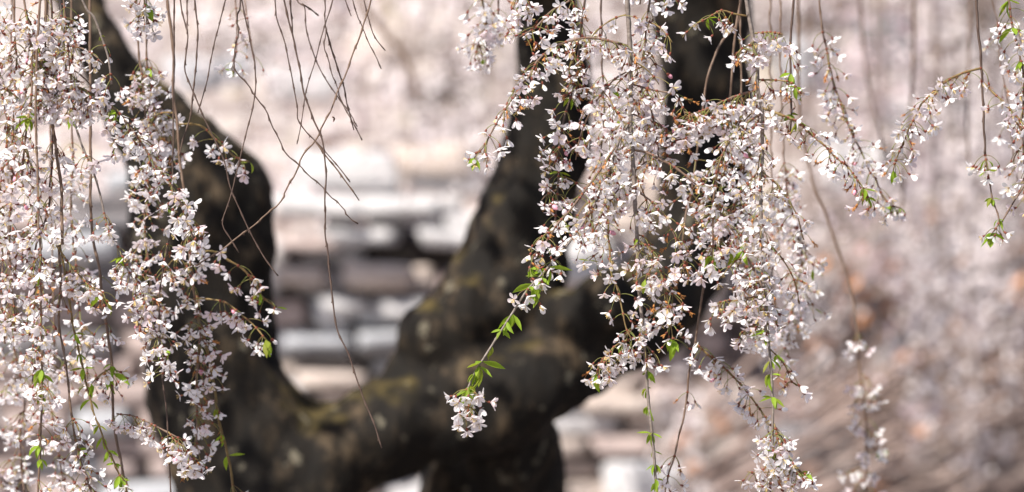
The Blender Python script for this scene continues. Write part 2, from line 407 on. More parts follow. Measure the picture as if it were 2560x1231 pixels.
def branch(label, d, segs, group=GRP, name='blossom_branch', ext=True, fs=1.0):
    """segs: dicts p='x,y x,y' (photograph pixels), w=(px,px) widths, m=material, c=[(t0,t1,stalks)], n=(min,max) flowers a stalk,
    wf=withered share, l=[(x,y)..] leaf tufts, ln=[(t0,t1,count)], sp=[(t0,t1,count,px length,stalks each)], o=(depth offset at start, at end), bud"""
    r = random.Random(100 + BCOUNT[0]); BCOUNT[0] += 1
    first = PP(segs[0]['p'])
    if ext and first[0][1] <= 5:
        x0, y0 = first[0]; x1, y1 = first[1]
        k = max(-.35, min(.35, (x0 - x1) / max(20, abs(y1 - y0))))
        first = [(x0 + k * 330 * .5, y0 - 620), (x0 + k * 200, y0 - 230)] + first
    top = at(first[0][0], first[0][1], d)
    rt = root(name, top, label, 'branch', group)
    for si, s in enumerate(segs):
        px = first if si == 0 else PP(s['p'])
        o0, o1 = s.get('o', (0.0, 0.0 if si == 0 else r.uniform(-.05, .06)))
        L = [0]
        for a, b in zip(px, px[1:]): L.append(L[-1] + math.dist(a, b))
        P3 = [at(q[0], q[1], d + o0 + (o1 - o0) * L[i] / L[-1]) for i, q in enumerate(px)]
        k = PXF * d * 0.5
        w0, w1 = s.get('w', (6, 3)); m_ = s.get('m', 'twig')
        tw, pts = make_twig(r, 'stem' if si == 0 else 'side_twig', rt, P3, w0 * k, w1 * k, m_, s.get('bud', 0.25))
        # only the part of the first segment from its first traced pixel counts as t in 0..1
        i0 = 0
        if si == 0 and len(first) > len(PP(s['p'])):
            z0 = P3[2].z
            while i0 < len(pts) - 2 and pts[i0].z > z0: i0 += 1
        use = pts[i0:]
        pt = lambda t: use[min(len(use) - 1, int(t * (len(use) - 1)))]
        wf = s.get('wf', .16); nlo, nhi = s.get('n', (2, 4))
        for (t0, t1, cnt) in s.get('c', []):
            cnt = max(1, round(cnt * s.get('kc', DC)))
            for j in range(cnt):
                put_stalk(r, rt, pt(t0 + (t1 - t0) * (j + r.uniform(.15, .85)) / cnt), r.randint(nlo, nhi), wf, fs)
        for (t0, t1, cnt, ln, per) in s.get('sp', []):
            cnt = max(1, round(cnt * s.get('ks', DS)))
            for j in range(cnt):
                p = pt(t0 + (t1 - t0) * (j + r.random()) / cnt); a = r.uniform(0, 6.28); l_ = ln * PXF * d * r.uniform(.6, 1.25)
                dr = Vector((math.cos(a), abs(math.sin(a)) * r.choice(s.get('yd', [.9, .9, -.5])), r.uniform(-.5, .15))).normalized(); q = p.copy(); pp = [q.copy()]
                for i in range(4):
                    dr = (dr + Vector((0, 0, -.26))).normalized(); q = q + dr * l_ / 4; pp.append(q.copy())
                _, tp = make_twig(r, 'side_twig', rt, pp, .0011, .0007, r.choice(['twig', 'twig_green', 'twig_green']), .2, 5)
                for j2 in range(per):
                    put_stalk(r, rt, tp[int((j2 + r.uniform(.3, 1)) / per * (len(tp) - 1))], r.randint(nlo, nhi), wf, fs)
                if r.random() < s.get('sl', .12) + .08: put_leaf(r, rt, tp[-1], .021, 2)
        for (lx, ly) in s.get('l', []):
            tgt = at(lx, ly, d); p = min(use, key=lambda v: (v.x - tgt.x) ** 2 + (v.z - tgt.z) ** 2)
            put_leaf(r, rt, p, s.get('ll', .026) * r.uniform(.65, 1.2), r.choice([2, 3, 4, 5]))
        for (t0, t1, cnt) in s.get('ln', []):
            for j in range(cnt): put_leaf(r, rt, pt(t0 + (t1 - t0) * (j + r.random()) / cnt), .018, 2)
    return rt

# ------------------------------------------------------------------ ground
def smooth(a, b, x):
    t = max(0, min(1, (x - a) / (b - a))); return t * t * (3 - 2 * t)
WALL_Y, WALL_TOP = 17.0, 1.86
def height(x, y):
    right = smooth(0.18, 0.5, x)
    zl = 0.0 if y < WALL_Y + .12 else WALL_TOP - .28 + (y - WALL_Y - .12) * 0.62
    zr = max(0.0, (y - 15.2) * 0.72)
    z = zl * (1 - right) + zr * right
    cap = 7.0 + 1.5 * math.sin(x * .11) + .6 * math.sin(x * .31 + 1)
    if z > cap - 1: z = cap - 1 + (1 - math.exp(-(z - cap + 1)))
    n_ = noise.noise(Vector((x * .9, y * .9, 3))) * .10 + noise.noise(Vector((x * 3, y * 3, 9))) * .03
    return z + n_ * smooth(14.5, 16, y) * (1 if not (zl < .01 and x < .18) else .3)
xs = [-160, -110, -75, -50, -35, -25, -18, -14, -11] + [-9 + .15 * i for i in range(121)] + [11, 14, 18, 25, 35, 50, 75, 110, 160]
ys = [-120, -80, -50, -30, -18, -10, -5, 0, 4, 7, 9, 11, 12.5, 13.5] + [14.4 + .15 * i for i in range(18)] + [17.09, 17.14, 17.25, 17.4] + [17.55 + .15 * i for i in range(60)] + [27, 28.5, 30.5, 34, 40, 50, 70, 100, 160]
gv = [(x, y, height(x, y)) for y in ys for x in xs]
nx = len(xs)
gf = [(j * nx + i, j * nx + i + 1, (j + 1) * nx + i + 1, (j + 1) * nx + i) for j in range(len(ys) - 1) for i in range(nx - 1)]
g = link('ground', mesh('ground', gv, gf, ['ground']), None, Matrix.Identity(4)); tag(g, kind='structure')

# ------------------------------------------------------------------ stones
def stone_mesh(name, seed, material, sharp=.25):
    r = random.Random(seed); bm = bmesh.new()
    bmesh.ops.create_cube(bm, size=1.0)
    bmesh.ops.bevel(bm, geom=bm.edges[:], offset=sharp * .55, segments=2, affect='EDGES', profile=.6)
    ph = Vector((seed * 3.1, seed * 1.7, 0))
    for v in bm.verts:
        k = noise.noise(v.co * 1.7 + ph) * .16 + noise.noise(v.co * 4 + ph) * .06
        v.co += v.co.normalized() * k
    me = bpy.data.meshes.new(name); bm.to_mesh(me); bm.free(); me.materials.append(M[material])
    me.polygons.foreach_set('use_smooth', [True] * len(me.polygons))
    return me
SM = [stone_mesh('stone', i, ['stone_pale', 'stone_cream', 'stone_pale', 'stone_blue', 'stone_pale', 'stone_rose', 'stone_dark', 'stone_pale', 'stone_pale', 'stone_cream'][i]) for i in range(10)]
SR = [stone_mesh('stone', 20 + i, ['stone_rose', 'stone_dark', 'stone_blue', 'stone_rose'][i]) for i in range(4)]
SP = [m_ for i, m_ in enumerate(SM) if i != 6]
wall = root('stone_wall', (-1.6, WALL_Y, 0), 'dry stone wall of pale flat stones behind the mossy cherry trunk', 'wall')
V, F = [], []
x0, x1 = -4.6, .58
for i, (x, y, z) in enumerate([(x0, .02, 0), (x1, .02, 0), (x1, .02, WALL_TOP - .36), (x0, .02, WALL_TOP - .36), (x0, .2, 0), (x1, .2, 0), (x1, .2, WALL_TOP - .36), (x0, .2, WALL_TOP - .36)]):
    V.append((x, y, z))
F = [(0, 1, 2, 3), (5, 4, 7, 6), (3, 2, 6, 7), (0, 3, 7, 4), (1, 5, 6, 2)]
bk = link('packing', mesh('packing', V, F, ['packing'], smooth=False), wall, Matrix.Translation((0, WALL_Y + .0, 0)))
r = random.Random(5)
z = 0.0
while z < WALL_TOP - .04:
    h = r.uniform(.05, .10) if z > .75 else r.uniform(.2, .3)
    x = -4.6 + r.uniform(0, .1)
    while x < .6:
        wd = r.uniform(.08, .30) if z > .75 else r.uniform(.35, .6)
        wd = min(wd, .64 - x)
        if wd < .08: break
        hh = h * r.uniform(.82, 1.0)
        if z > WALL_TOP - .34 and noise.noise(Vector((x * 2.3, z * 5, 1))) > .08: x += wd; continue
        y = WALL_Y - .02 + r.uniform(-.07, .03) + (z / WALL_TOP) * .04
        mw = Matrix.Translation((x + wd / 2, y + .02, z + hh / 2)) @ Matrix.Rotation(r.uniform(-.05, .05), 4, 'Y') @ Matrix.Rotation(r.uniform(-.08, .08), 4, 'Z') @ Matrix.Diagonal((wd * .96, r.uniform(.22, .3), hh * .95, 1))
        link('stone', r.choice(SR if x + wd / 2 < -.92 + r.uniform(-.1, .1) else [SM[1], SM[5], SM[9], SM[1], SR[0]] if x > .1 + r.uniform(-.1, .1) else SP), wall, mw)
        x += wd + r.uniform(.004, .03)
    z += h
for (px, py, wpx, hpx, mi, out) in [(800, 522, 215, 50, 0, .10), (905, 592, 190, 46, 7, .05), (945, 692, 170, 64, 9, .12), (780, 612, 150, 40, 5, .04), (1010, 770, 150, 50, 4, .07), (870, 760, 130, 44, 7, .05),
                               (760, 690, 130, 52, 1, .05), (800, 860, 170, 42, 3, .06), (960, 850, 120, 46, 3, .06), (1010, 520, 190, 50, 2, .05), (1130, 600, 150, 46, 0, .06), (830, 950, 170, 44, 9, .05), (1470, 690, 190, 56, 0, .08), (1560, 1010, 210, 46, 1, .03)]:
    p = at(px, py, WALL_Y - out * .55)
    link('stone', SM[mi], wall, Matrix.Translation((p.x, p.y, p.z)) @ Matrix.Rotation(r.uniform(-.06, .06), 4, 'Y') @ Matrix.Diagonal((wpx * PXF * 17, .34, hpx * PXF * 17, 1)))
# slabs traced: two big pale slabs lying forward on the wall face
def boulder(px, py, d, sx, sy, sz, mi, label, rz=0.0, group=None):
    p = at(px, py, d); s = link('boulder', SM[mi], None, Matrix.Translation((p.x, p.y, p.z)) @ Matrix.Rotation(rz, 4, 'Z') @ Matrix.Diagonal((sx, sy, sz, 1)))
    tag(s, label, 'rock', group); return s
def slope_y(px, py, d0=15.3, d1=21):
    """distance along the sight line of a pixel at which it meets the slope"""
    d = d0
    while d < d1:
        p = at(px, py, d)
        if p.z < height(p.x, p.y): return d
        d += .03
    return d1
def on_slope(px, py, sink=.0):
    d = slope_y(px, py); return at(px, py, d)
for (px, py, sx, sy, sz, mi, rz, label) in [
    (860, 425, .36, .26, .13, 4, .1, 'broad white slab lying on top of the dry stone wall'),
    (1100, 400, .30, .24, .12, 1, -.2, 'cream slab lying on the wall top beside the white slab'),
    (1640, 1225, .30, .3, .20, 0, .3, 'white rounded rock at the foot of the brushy slope'),
    (2480, 1080, .42, .3, .22, 6, .2, 'dark slate rock low on the brushy slope'),
    (2060, 760, .30, .3, .2, 3, .5, 'blue grey rock half hidden in the dry canes'),
    (2330, 650, .4, .3, .22, 6, -.4, 'dark rock high on the brushy slope'),
    (2500, 640, .3, .3, .2, 6, .9, 'charcoal rock under the tip of the leafy bare branch'),
    (2210, 130, .22, .25, .26, 6, .2, 'dark upright rock near the slope top'),
    (2300, 300, .30, .25, .16, 6, .6, 'low dark rock lying below the upright one'),
    (1990, 190, .14, .2, .30, 3, .1, 'narrow blue grey standing stone beside the blossom curtain'),
    (2000, 1130, .34, .3, .2, 6, .3, 'dark rock behind the lowest blossom cluster'),
    (2250, 900, .3, .3, .16, 3, .3, 'blue grey flat rock in the middle of the slope'),
    (750, 215, .3, .3, .13, 0, .2, 'pale stone on the petal strewn bank above the wall'),
    (1000, 120, .35, .3, .14, 1, .5, 'cream stone high on the petal strewn bank'),
    (520, 190, .3, .3, .14, 3, .5, 'blue grey stone on the bank above the wall'),
    (2130, 430, .25, .3, .2, 0, .2, 'white rock in the upper middle of the brushy slope')]:
    if px < 1300 and py > 350: p = Vector(at(px, py, WALL_Y - .02))
    else: p = on_slope(px, py)
    d = p.y
    boulder(px, py, d, sx * .8, sy * .8, sz * .8, mi, label, rz, 'loose rocks on the bank')

# ------------------------------------------------------------------ the cherry tree
TD = 10.75
def tpt(px, py, rr, dd=0.0):
    d = TD + dd; p = at(px, py, d); return (p.x, p.y, p.z, rr * PXF * d)
limbs = [
    # bulk of the near stem, leaning, forking low
    [(850, 2650, 420), (820, 2200, 330), (780, 1750, 270), (720, 1420, 235), (660, 1230, 215), (600, 1100, 195), (555, 980, 180), (522, 850, 172), (508, 700, 172), (498, 570, 172), (462, 440, 150), (392, 325, 112), (305, 195, 85), (240, 65, 68), (190, -60, 58, .05), (60, -420, 45, .1), (-150, -900, 36, .3), (-500, -1500, 26, .5)],
    # low limb sweeping across
    [(700, 1230, 200), (800, 1160, 165), (880, 1110, 130), (1010, 1055, 122), (1150, 1020, 118), (1300, 960, 122, .03), (1450, 880, 122, .08), (1580, 800, 118, .12), (1685, 700, 115, .16), (1740, 570, 115, .2), (1762, 400, 118, .2), (1768, 200, 122, .2), (1762, 0, 128, .2), (1770, -250, 110, .1), (1850, -700, 65, -.1), (2000, -1300, 45, -.4)],
    # upright limb from its middle
    [(1120, 930, 105, .02), (1148, 862, 135, .05), (1250, 740, 138, .08), (1300, 600, 130, .1), (1350, 450, 120, .1), (1378, 300, 108, .1), (1374, 150, 94, .1), (1358, 0, 86, .1), (1340, -150, 80, 0), (1280, -600, 60, -.3), (1150, -1200, 40, -.9)],
    # second stem rising to the low limb from behind
    [(900, 2600, 330, .25), (1080, 2000, 240, .3), (1180, 1600, 200, .3), (1215, 1350, 200, .28), (1228, 1200, 185, .25), (1262, 1060, 140, .15), (1290, 1000, 100, .08)],
    # limbs out of view that carry the hanging branches
    [(1150, -1150, 45, -.9), (900, -1500, 38, -1.6), (700, -1900, 30, -2.6), (500, -2100, 20, -3.3)],
    [(2000, -1250, 50, -.4), (2100, -1600, 40, -1.4), (2050, -1900, 32, -2.4), (2100, -2200, 22, -3.3)],
    [(1280, -600, 55, -.3), (1450, -1100, 42, -1.0), (1600, -1700, 32, -2.0), (1650, -2200, 22, -3.2)],
]
bm_v, bm_f = [], []
for L in limbs:
    P = catmull([tpt(*q) for q in L], .03)
    rr = [max(.012, q[3]) for q in P]
    tube(bm_v, bm_f, [Vector(q[:3]) for q in P], rr, 18)
# a few knobs and old pruning scars
rk = random.Random(4)
for (px, py, q) in [(1090, 852, 96), (1078, 885, 72), (585, 468, 92), (610, 520, 70), (560, 420, 70), (1010, 950, 62), (1500, 760, 70), (1420, 800, 60), (1000, 1080, 110), (1180, 780, 90)]:
    c = tpt(px, py, q)
    P = [Vector((c[0], c[1] - .02 + k * .02 - .03, c[2])) for k in range(4)]
    tube(bm_v, bm_f, [Vector((c[0], c[1], c[2] - c[3])), Vector((c[0], c[1], c[2] - c[3] * .7)), Vector(c[:3]), Vector((c[0], c[1], c[2] + c[3] * .7)), Vector((c[0], c[1], c[2] + c[3]))], [c[3] * .2, c[3] * .75, c[3], c[3] * .75, c[3] * .2], 12)
tme = mesh('trunk_raw', bm_v, bm_f, ['bark'])
tmp = bpy.data.objects.new('trunk_raw', tme); col.objects.link(tmp)
md = tmp.modifiers.new('remesh', 'REMESH'); md.mode = 'VOXEL'; md.voxel_size = .014
ms_ = tmp.modifiers.new('smooth', 'SMOOTH'); ms_.iterations = 6; ms_.factor = .6
dg = bpy.context.evaluated_depsgraph_get()
tr_me = bpy.data.meshes.new_from_object(tmp.evaluated_get(dg))
bpy.data.objects.remove(tmp); bpy.data.meshes.remove(tme)
nv = len(tr_me.vertices)
nrm_ = [0.0] * (3 * nv); tr_me.vertices.foreach_get('normal', nrm_)
xyz_ = [0.0] * (3 * nv); tr_me.vertices.foreach_get('co', xyz_)
for i in range(nv):
    p = Vector(xyz_[3 * i:3 * i + 3])
    k = noise.noise(Vector((p.x * 5, p.y * 5, p.z * 3))) * .022 + noise.noise(Vector((p.x * 16, p.y * 16, p.z * 9))) * .014 + noise.noise(Vector((p.x * 34, p.y * 34, p.z * 18))) * .008
    xyz_[3 * i:3 * i + 3] = p + Vector(nrm_[3 * i:3 * i + 3]) * k
tr_me.vertices.foreach_set('co', xyz_); tr_me.update()
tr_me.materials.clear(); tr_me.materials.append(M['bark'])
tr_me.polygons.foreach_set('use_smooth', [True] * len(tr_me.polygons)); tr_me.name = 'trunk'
tree = root('cherry_tree', (at(850, 615, TD).x, TD, 0), 'old weeping cherry with dark mossy forking trunk and limbs', 'tree')
link('trunk', tr_me, tree, Matrix.Identity(4))
# crown of blossom overhead
rc = random.Random(21); V, F = [], []
def petal_clump(V, F, p, s, r):
    d = Vector((r.gauss(0, 1), r.gauss(0, 1), r.gauss(0, 1))).normalized(); u = d.orthogonal().normalized(); v = d.cross(u)
    b = len(V); k0 = r.uniform(0, 6.28)
    V.append(p - d * s * .2)
    for k in range(5):
        a = k0 + k * 1.2566
        V.append(p + (u * math.cos(a) + v * math.sin(a)) * s * r.uniform(.8, 1.15)); V.append(p + (u * math.cos(a + .63) + v * math.sin(a + .63)) * s * .45)
    for k in range(5):
        F.append((b, b + 2 * k + 1, b + 2 * k + 2)); F.append((b, b + 2 * k + 2, b + (2 * k + 3 if k < 4 else 1)))
clumps = []
for i in range(140):
    a = rc.uniform(0, 6.28); q = math.sqrt(rc.random())
    clumps.append((Vector((-.1 + 4.4 * q * math.cos(a), 11.6 + 2.9 * q * math.sin(a), 3.0 + rc.random() * 2.0 * (1 - q * q * .6))), rc.uniform(.35, .7)))
for c, s in clumps:
    for i in range(110):
        d = Vector((rc.gauss(0, 1), rc.gauss(0, 1), rc.gauss(0, .6))); p = c + d.normalized() * s * rc.random() ** .5
        if p.z < 2.75: p.z = 2.75 + rc.random() * .3
        gap = False                                  # added gaps: crown thinned along the sun line to dapple the fork
        for f in ((-.12, 10.6, 1.52, .24), (.12, 10.6, 1.75, .14), (-.36, 10.6, 1.3, .12), (.02, 10.6, 2.0, .12)):
            e = p - Vector(f[:3]); gap = gap or (e - sd * e.dot(sd)).length < f[3]
        if gap and rc.random() < .88: continue
        petal_clump(V, F, p, rc.uniform(.03, .05), rc)
cr = link('crown', mesh('crown', V, F, ['petal_far'], smooth=False), tree, Matrix.Identity(4)); tag(cr, kind='stuff')

# ------------------------------------------------------------------ hanging branches, dense curtain over the dark trunk
D0 = 8.0
branch('dense spray arching down across the dark trunk fork, tipped by a full white cluster', 7.98, [
    dict(p='114,0 115,81 107,130 101,182 94,214 97,300', w=(9, 6), c=[(.0, 1, 9)], n=(3, 4), wf=.12, sp=[(.0, .9, 4, 90, 2)]),
    dict(p='94,153 114,188 146,201 201,221 260,252 310,300 345,345 385,407 419,451 447,499 467,543 485,600', w=(6.5, 4), c=[(.02, .98, 40)], n=(3, 5), wf=.08, sp=[(.05, .62, 13, 85, 2)], l=[(300, 258), (75, 165)], o=(0, -.03))])
branch('long slender blossom branch ending in white clusters beside the trunk edge', 7.97, [
    dict(p='150,0 160,120 172,240 195,338 221,400 240,449 253,497 263,546 286,595 309,653 335,702 361,757 380,800 401,863 415,891 405,945', w=(8, 4), m='twig_grey', c=[(.02, .30, 12), (.40, .46, 3), (.54, .66, 6), (.68, 1.0, 22)], n=(3, 4), wf=.12, sp=[(.05, .3, 4, 90, 2), (.70, .95, 4, 60, 2)], l=[(300, 640), (410, 880)])])
branch('stout blossom branch splitting into leafy trailing shoots at a knotty node', 8.0, [
    dict(p='117,0 112,100 118,180 122,240 130,292 143,400 153,465 154,530 156,612', w=(8, 8), c=[(.0, .45, 12)], n=(3, 4), sp=[(.0, .42, 7, 90, 2)]),
    dict(p='140,614 182,670 227,718 262,748', w=(5, 3.5), m='twig_green', c=[(.2, 1, 8)], n=(2, 4), wf=.3, l=[(262, 740)], sp=[(.3, 1, 3, 70, 2)]),
    dict(p='146,612 152,690 147,800 156,860 165,915 175,1003 184,1077 196,1133 210,1178 231,1240', w=(6.5, 5), c=[(.05, .25, 5), (.72, 1.0, 10)], n=(3, 4), wf=.12, l=[(210, 1120)], sp=[(.68, .98, 6, 70, 2)]),
    dict(p='150,612 165,700 180,800 193,863 210,933 228,1010 256,1091 280,1147 301,1189 322,1240', w=(5, 5), m='twig_green', c=[(.88, 1, 3)], l=[(193, 830), (197, 890), (188, 925), (228, 965), (225, 1000), (262, 1055), (245, 1100), (258, 1130), (282, 1155), (318, 1175), (310, 1200)], ll=.024)])
branch('blossom branch in the top corner beside the curved grey twig', 7.95, [
    dict(p='159,0 166,81 175,172 182,230', w=(6, 4), c=[(.0, 1, 13)], n=(3, 4), wf=.15, sp=[(.0, .9, 7, 90, 2)], sl=.2),])
branch('curved bare grey twig tipped with flowers over the dark trunk top', 7.93, [
    dict(p='205,0 234,42 253,91 270,140 279,211', w=(8, 5), m='twig_grey', c=[(.55, .62, 1), (.88, 1, 3)], n=(2, 4), wf=.2, l=[(238, 100)], ll=.014)])
branch('forked blossom branch with a bare shoot bending back under dense flowers', 7.96, [
    dict(p='60,0 66,40 78,114 80,192 76,260 66,330 58,400 52,470', w=(8, 5), c=[(.0, 1.0, 26)], n=(3, 4), sp=[(.0, 1.0, 12, 90, 2)], l=[(75, 270), (70, 300)]),
    dict(p='78,104 42,146 0,195 -30,230', w=(4.5, 3), m='twig_grey', c=[(.6, 1, 2)])])
branch('blossom branch close to the picture edge with flowers down its upper length', 8.02, [
    dict(p='36,0 36,84 41,140 39,195 34,300 28,400 30,500 24,610 30,720 38,800', w=(7, 4), c=[(.0, 1, 32)], n=(3, 4), wf=.2, sp=[(.0, 1, 20, 80, 2)], sl=.08)])
branch('outermost blossom branch, half out of the picture', 8.03, [
    dict(p='-8,0 0,201 13,270 20,320 8,420 -4,520 6,640 4,760 12,860', w=(7, 4), c=[(.0, 1, 26)], n=(3, 4), wf=.18, sp=[(.0, 1, 15, 70, 2)], sl=.08)])
branch('straight blossom branch with fresh leaf tufts at its bare lower end', 7.94, [
    dict(p='99,0 92,150 90,330 95,480 96,560 101,608 101,700 102,800 105,922 105,1010 100,1136 95,1245', w=(7, 5.5), c=[(.36, .84, 26), (.96, 1, 2)], n=(3, 4), wf=.2, sp=[(.38, .86, 16, 80, 2)], l=[(75, 920), (90, 935), (120, 985), (115, 1015), (128, 1110), (85, 1150), (100, 690)], ll=.024)])
branch('dark reddish blossom branch among the dense white curtain', 8.03, [
    dict(p='128,0 134,200 130,400 125,458 122,520 100,590 88,627 86,751 92,850 80,960', w=(7, 4), m='twig_dark', c=[(.35, 1, 20)], n=(3, 4), wf=.3, sp=[(.3, .95, 12, 85, 2)], sl=.05)])
branch('long brown branch behind the curtain carrying sparse clusters and few leaves', 8.2, [
    dict(p='225,0 226,300 227,400 227,530 232,595 247,666 253,725 262,790 277,888 282,975 284,1045 294,1115 305,1164 316,1245', w=(8, 7), c=[(.52, .60, 2), (.60, .8, 7)], n=(2, 4), wf=.2, l=[(285, 930), (288, 905)], sp=[(.62, .8, 4, 70, 1)])])
branch('thin purple twig with a pink tinged cluster on its sideways spur', 8.06, [
    dict(p='436,0 433,300 430,564 419,611 406,687 399,734 398,800 405,940 415,1010 421,1115 428,1245', w=(5, 3.5), m='twig_dark', c=[(.48, .56, 3)]),
    dict(p='445,1095 380,1061 335,1041 292,1035', w=(4.5, 3.5), c=[(.35, 1.0, 9), (0, .1, 2)], n=(3, 4), wf=.02),
    dict(p='421,1080 440,1105 470,1125 490,1160', w=(4, 3), m='twig_green', c=[(.1, 1, 11)], n=(3, 4), wf=.12, sp=[(.2, 1, 3, 55, 2)], sl=.4)])
branch('thickest brown branch passing down beside the trunk, blossoming below its middle', 8.27, [
    dict(p='418,0 430,97 435,162 433,234 443,309 449,400 459,468 467,543 471,611 477,666 483,714 494,792 501,828 492,940 492,1010 492,1132', w=(9.5, 5), c=[(.50, .72, 10), (.72, 1.0, 16)], n=(3, 4), wf=.15, sp=[(.48, .72, 7, 75, 2), (.76, .98, 7, 65, 2)]),
    dict(p='443,311 500,314 540,350 590,395 622,405', w=(5, 4), m='twig_green', c=[(.35, 1.0, 9)], n=(2, 3), wf=.12, l=[(622, 402)]),
    dict(p='440,283 404,283 380,300', w=(5, 3), m='twig_green', c=[(.4, 1, 3)], n=(2, 4)),
    dict(p='478,640 530,628 573,652 607,673 641,714 655,741 692,768', w=(5, 4), m='twig_green', c=[(.1, 1.0, 11)], n=(2, 4), wf=.1, l=[(692, 765), (655, 730)]),
    dict(p='486,745 560,755 600,785 640,820 665,850', w=(4.5, 3.5), m='twig_green', c=[(.25, 1.0, 11)], n=(2, 4), wf=.1, l=[(660, 850)]),
    dict(p='506,835 517,870 535,960 545,1041 562,1108 576,1171 586,1245', w=(7, 6), m='twig_green', c=[(.05, .3, 6), (.92, .96, 1)], n=(3, 4), wf=.1, l=[(545, 1025), (560, 1090), (550, 1140)], ll=.024)])
branch('soft blossom branch hanging behind the arching spray, flowers along its whole length', 8.32, [
    dict(p='340,0 342,65 349,146 356,200 365,300 372,400 365,500 362,580 372,660 380,740 402,800 410,850', w=(6, 4), c=[(.18, 1, 40)], n=(3, 4), wf=.1, sp=[(.2, .95, 20, 75, 2)], sl=.15)])
branch('short soft blossom branch against the gap between trunk and bank', 8.34, [
    dict(p='366,0 367,78 368,169 385,230 405,300 418,360 425,420', w=(6, 4), c=[(.32, 1, 18)], n=(3, 4), wf=.1, sp=[(.35, 1, 8, 60, 2)], l=[(382, 165)], sl=.1)])
branch('small leafy blossom tuft dipping in from the top edge', 8.1, [
    dict(p='356,-60 360,-20 362,20 358,48', w=(5, 4), c=[(.1, 1, 7)], n=(3, 4), wf=.1, sp=[(.1, .9, 4, 55, 2)], l=[(372, 12)]),
    ], ext=False)
branch('blurred blossom branch filling the gap inside the curtain', 8.36, [
    dict(p='178,0 180,300 182,420 176,520 185,620 195,700 200,800 215,900 225,1000', w=(6, 4), c=[(.34, 1, 26)], n=(3, 4), wf=.12, sp=[(.35, 1, 10, 70, 2)], sl=.1)])
branch('blurred blossom branch low behind the curtain foot', 8.62, [
    dict(p='30,0 20,500 28,800 40,900 62,1000 50,1100 60,1245', w=(6, 4), c=[(.58, 1, 28)], n=(3, 4), wf=.05, sp=[(.62, 1, 10, 85, 2)], sl=.1)])
branch('faint blossom branch behind the curtain foot, drooping toward the brown branch', 8.55, [
    dict(p='120,0 130,600 135,860 120,960 135,1060 150,1150 165,1245', w=(6, 4), c=[(.62, 1, 14)], n=(3, 4), wf=.05, sp=[(.66, 1, 5, 70, 2)], sl=.1)])

# ------------------------------------------------------------------ bare twigs
BG = 'bare twigs hanging from the weeping cherry'
def bare(label, p, w=(4.5, 3.5), d=8.0, extra=(), m='twig_dark', **k):
    segs = [dict(p=p, w=(w[0] * .85, w[1] * .8), m=m, bud=.85, **k)] + [dict(p=e, w=(4.5, 3), m=m, bud=.85) for e in extra]
    return branch(label, d, segs, BG, 'bare_twig')
bare('bare twig with a kink, slanting across the dark trunk to a fine tip', '451,0 456,32 466,71 469,94 464,146 462,179 482,227 508,292 537,351 560,400 576,468 600,526 624,577 655,635 682,673 696,690', (5, 4), 7.95, ['468,-30 468,40 468,85'])
bare('smooth bare twig curving toward the thickest brown branch', '487,0 494,65 492,130 485,211 475,292 456,351 450,390', (5.5, 4.5), 8.08)
bare('short bare twig leaning against the pale bank, ending above the trunk shoulder', '563,0 550,55 531,130 518,201 495,283', (4.5, 3.5), 7.98)
bare('bare twig bent sharply at its middle, running out over the stone wall', '597,0 596,49 592,114 584,162 625,221 664,276 693,341 713,380 747,414 815,478 859,526 893,560', (5, 3.5), 8.0)
bare('bowed bare twig ending in a hooked tip on the dark trunk', '604,0 618,65 628,114 638,179 638,237 622,309 599,400 583,468 570,513 556,560 575,595 597,632', (5, 3.5), 8.0)
bare('bare twig with an elbow, its lower half running parallel to its neighbour', '686,0 693,49 713,112 732,205 744,273 744,297 766,331 800,365 839,409 876,456', (5, 3.5), 7.97)
bare('longest bare twig, hanging past the limb down to the dark hollow', '710,0 730,83 747,161 761,234 781,292 800,336 812,390 815,439 812,512 814,580 822,658 830,740 843,822 871,887 903,980 931,1050 955,1121', (6, 4.5), 7.96, ['724,-30 728,30 732,90'])
bare('slightly soft bare twig with a forked top above the white slab', '735,-15 761,18 766,73 786,141 815,200 849,249 883,307 905,351', (4.5, 3.2), 8.2, ['755,10 780,26 796,40'], )
bare('bare twig splitting into two nearly equal tips', '810,0 815,63 812,117 830,180 845,228 873,283 896,317', (4.5, 3), 8.05, ['815,75 838,150 858,215 870,270 885,325'])
bare('long bare twig crossing the others diagonally from the top to the trunk', '927,0 912,54 893,107 864,185 839,244 815,302 786,351 761,385 737,434 708,492 678,526 620,575 546,630 487,666', (5.5, 4.5), 8.03, ['786,351 815,390 854,439 898,502', '832,293 836,297 834,304'], m='twig')
bare('thin bare twig slanting under the crossing twigs to a dangling tip', '832,0 815,54 800,107 786,161 771,205 761,253 752,317 742,361', (4.5, 3), 8.02)
bare('short bare twig tip pointing toward the pale bank, lower of two', '881,0 903,63 927,117 954,173', (4.5, 3), 8.03)
bare('short bare twig tip pointing toward the pale bank, upper of two', '910,0 922,49 937,93 964,127', (4.5, 3), 8.05)
bare('shortest bare twig tip peeking in from the top edge', '864,0 878,41', (4.5, 3), 8.05)
branch('sparse soft blossom branch behind the bare twigs', 8.45, [dict(p='588,0 592,70 590,130 578,175', w=(4, 3), c=[(.05, 1, 7)], n=(1, 3), wf=.35, l=[(600, 175)]), dict(p='612,0 625,90 638,160', w=(3.5, 3), c=[(.2, 1, 4)], n=(1, 2), wf=.6)])

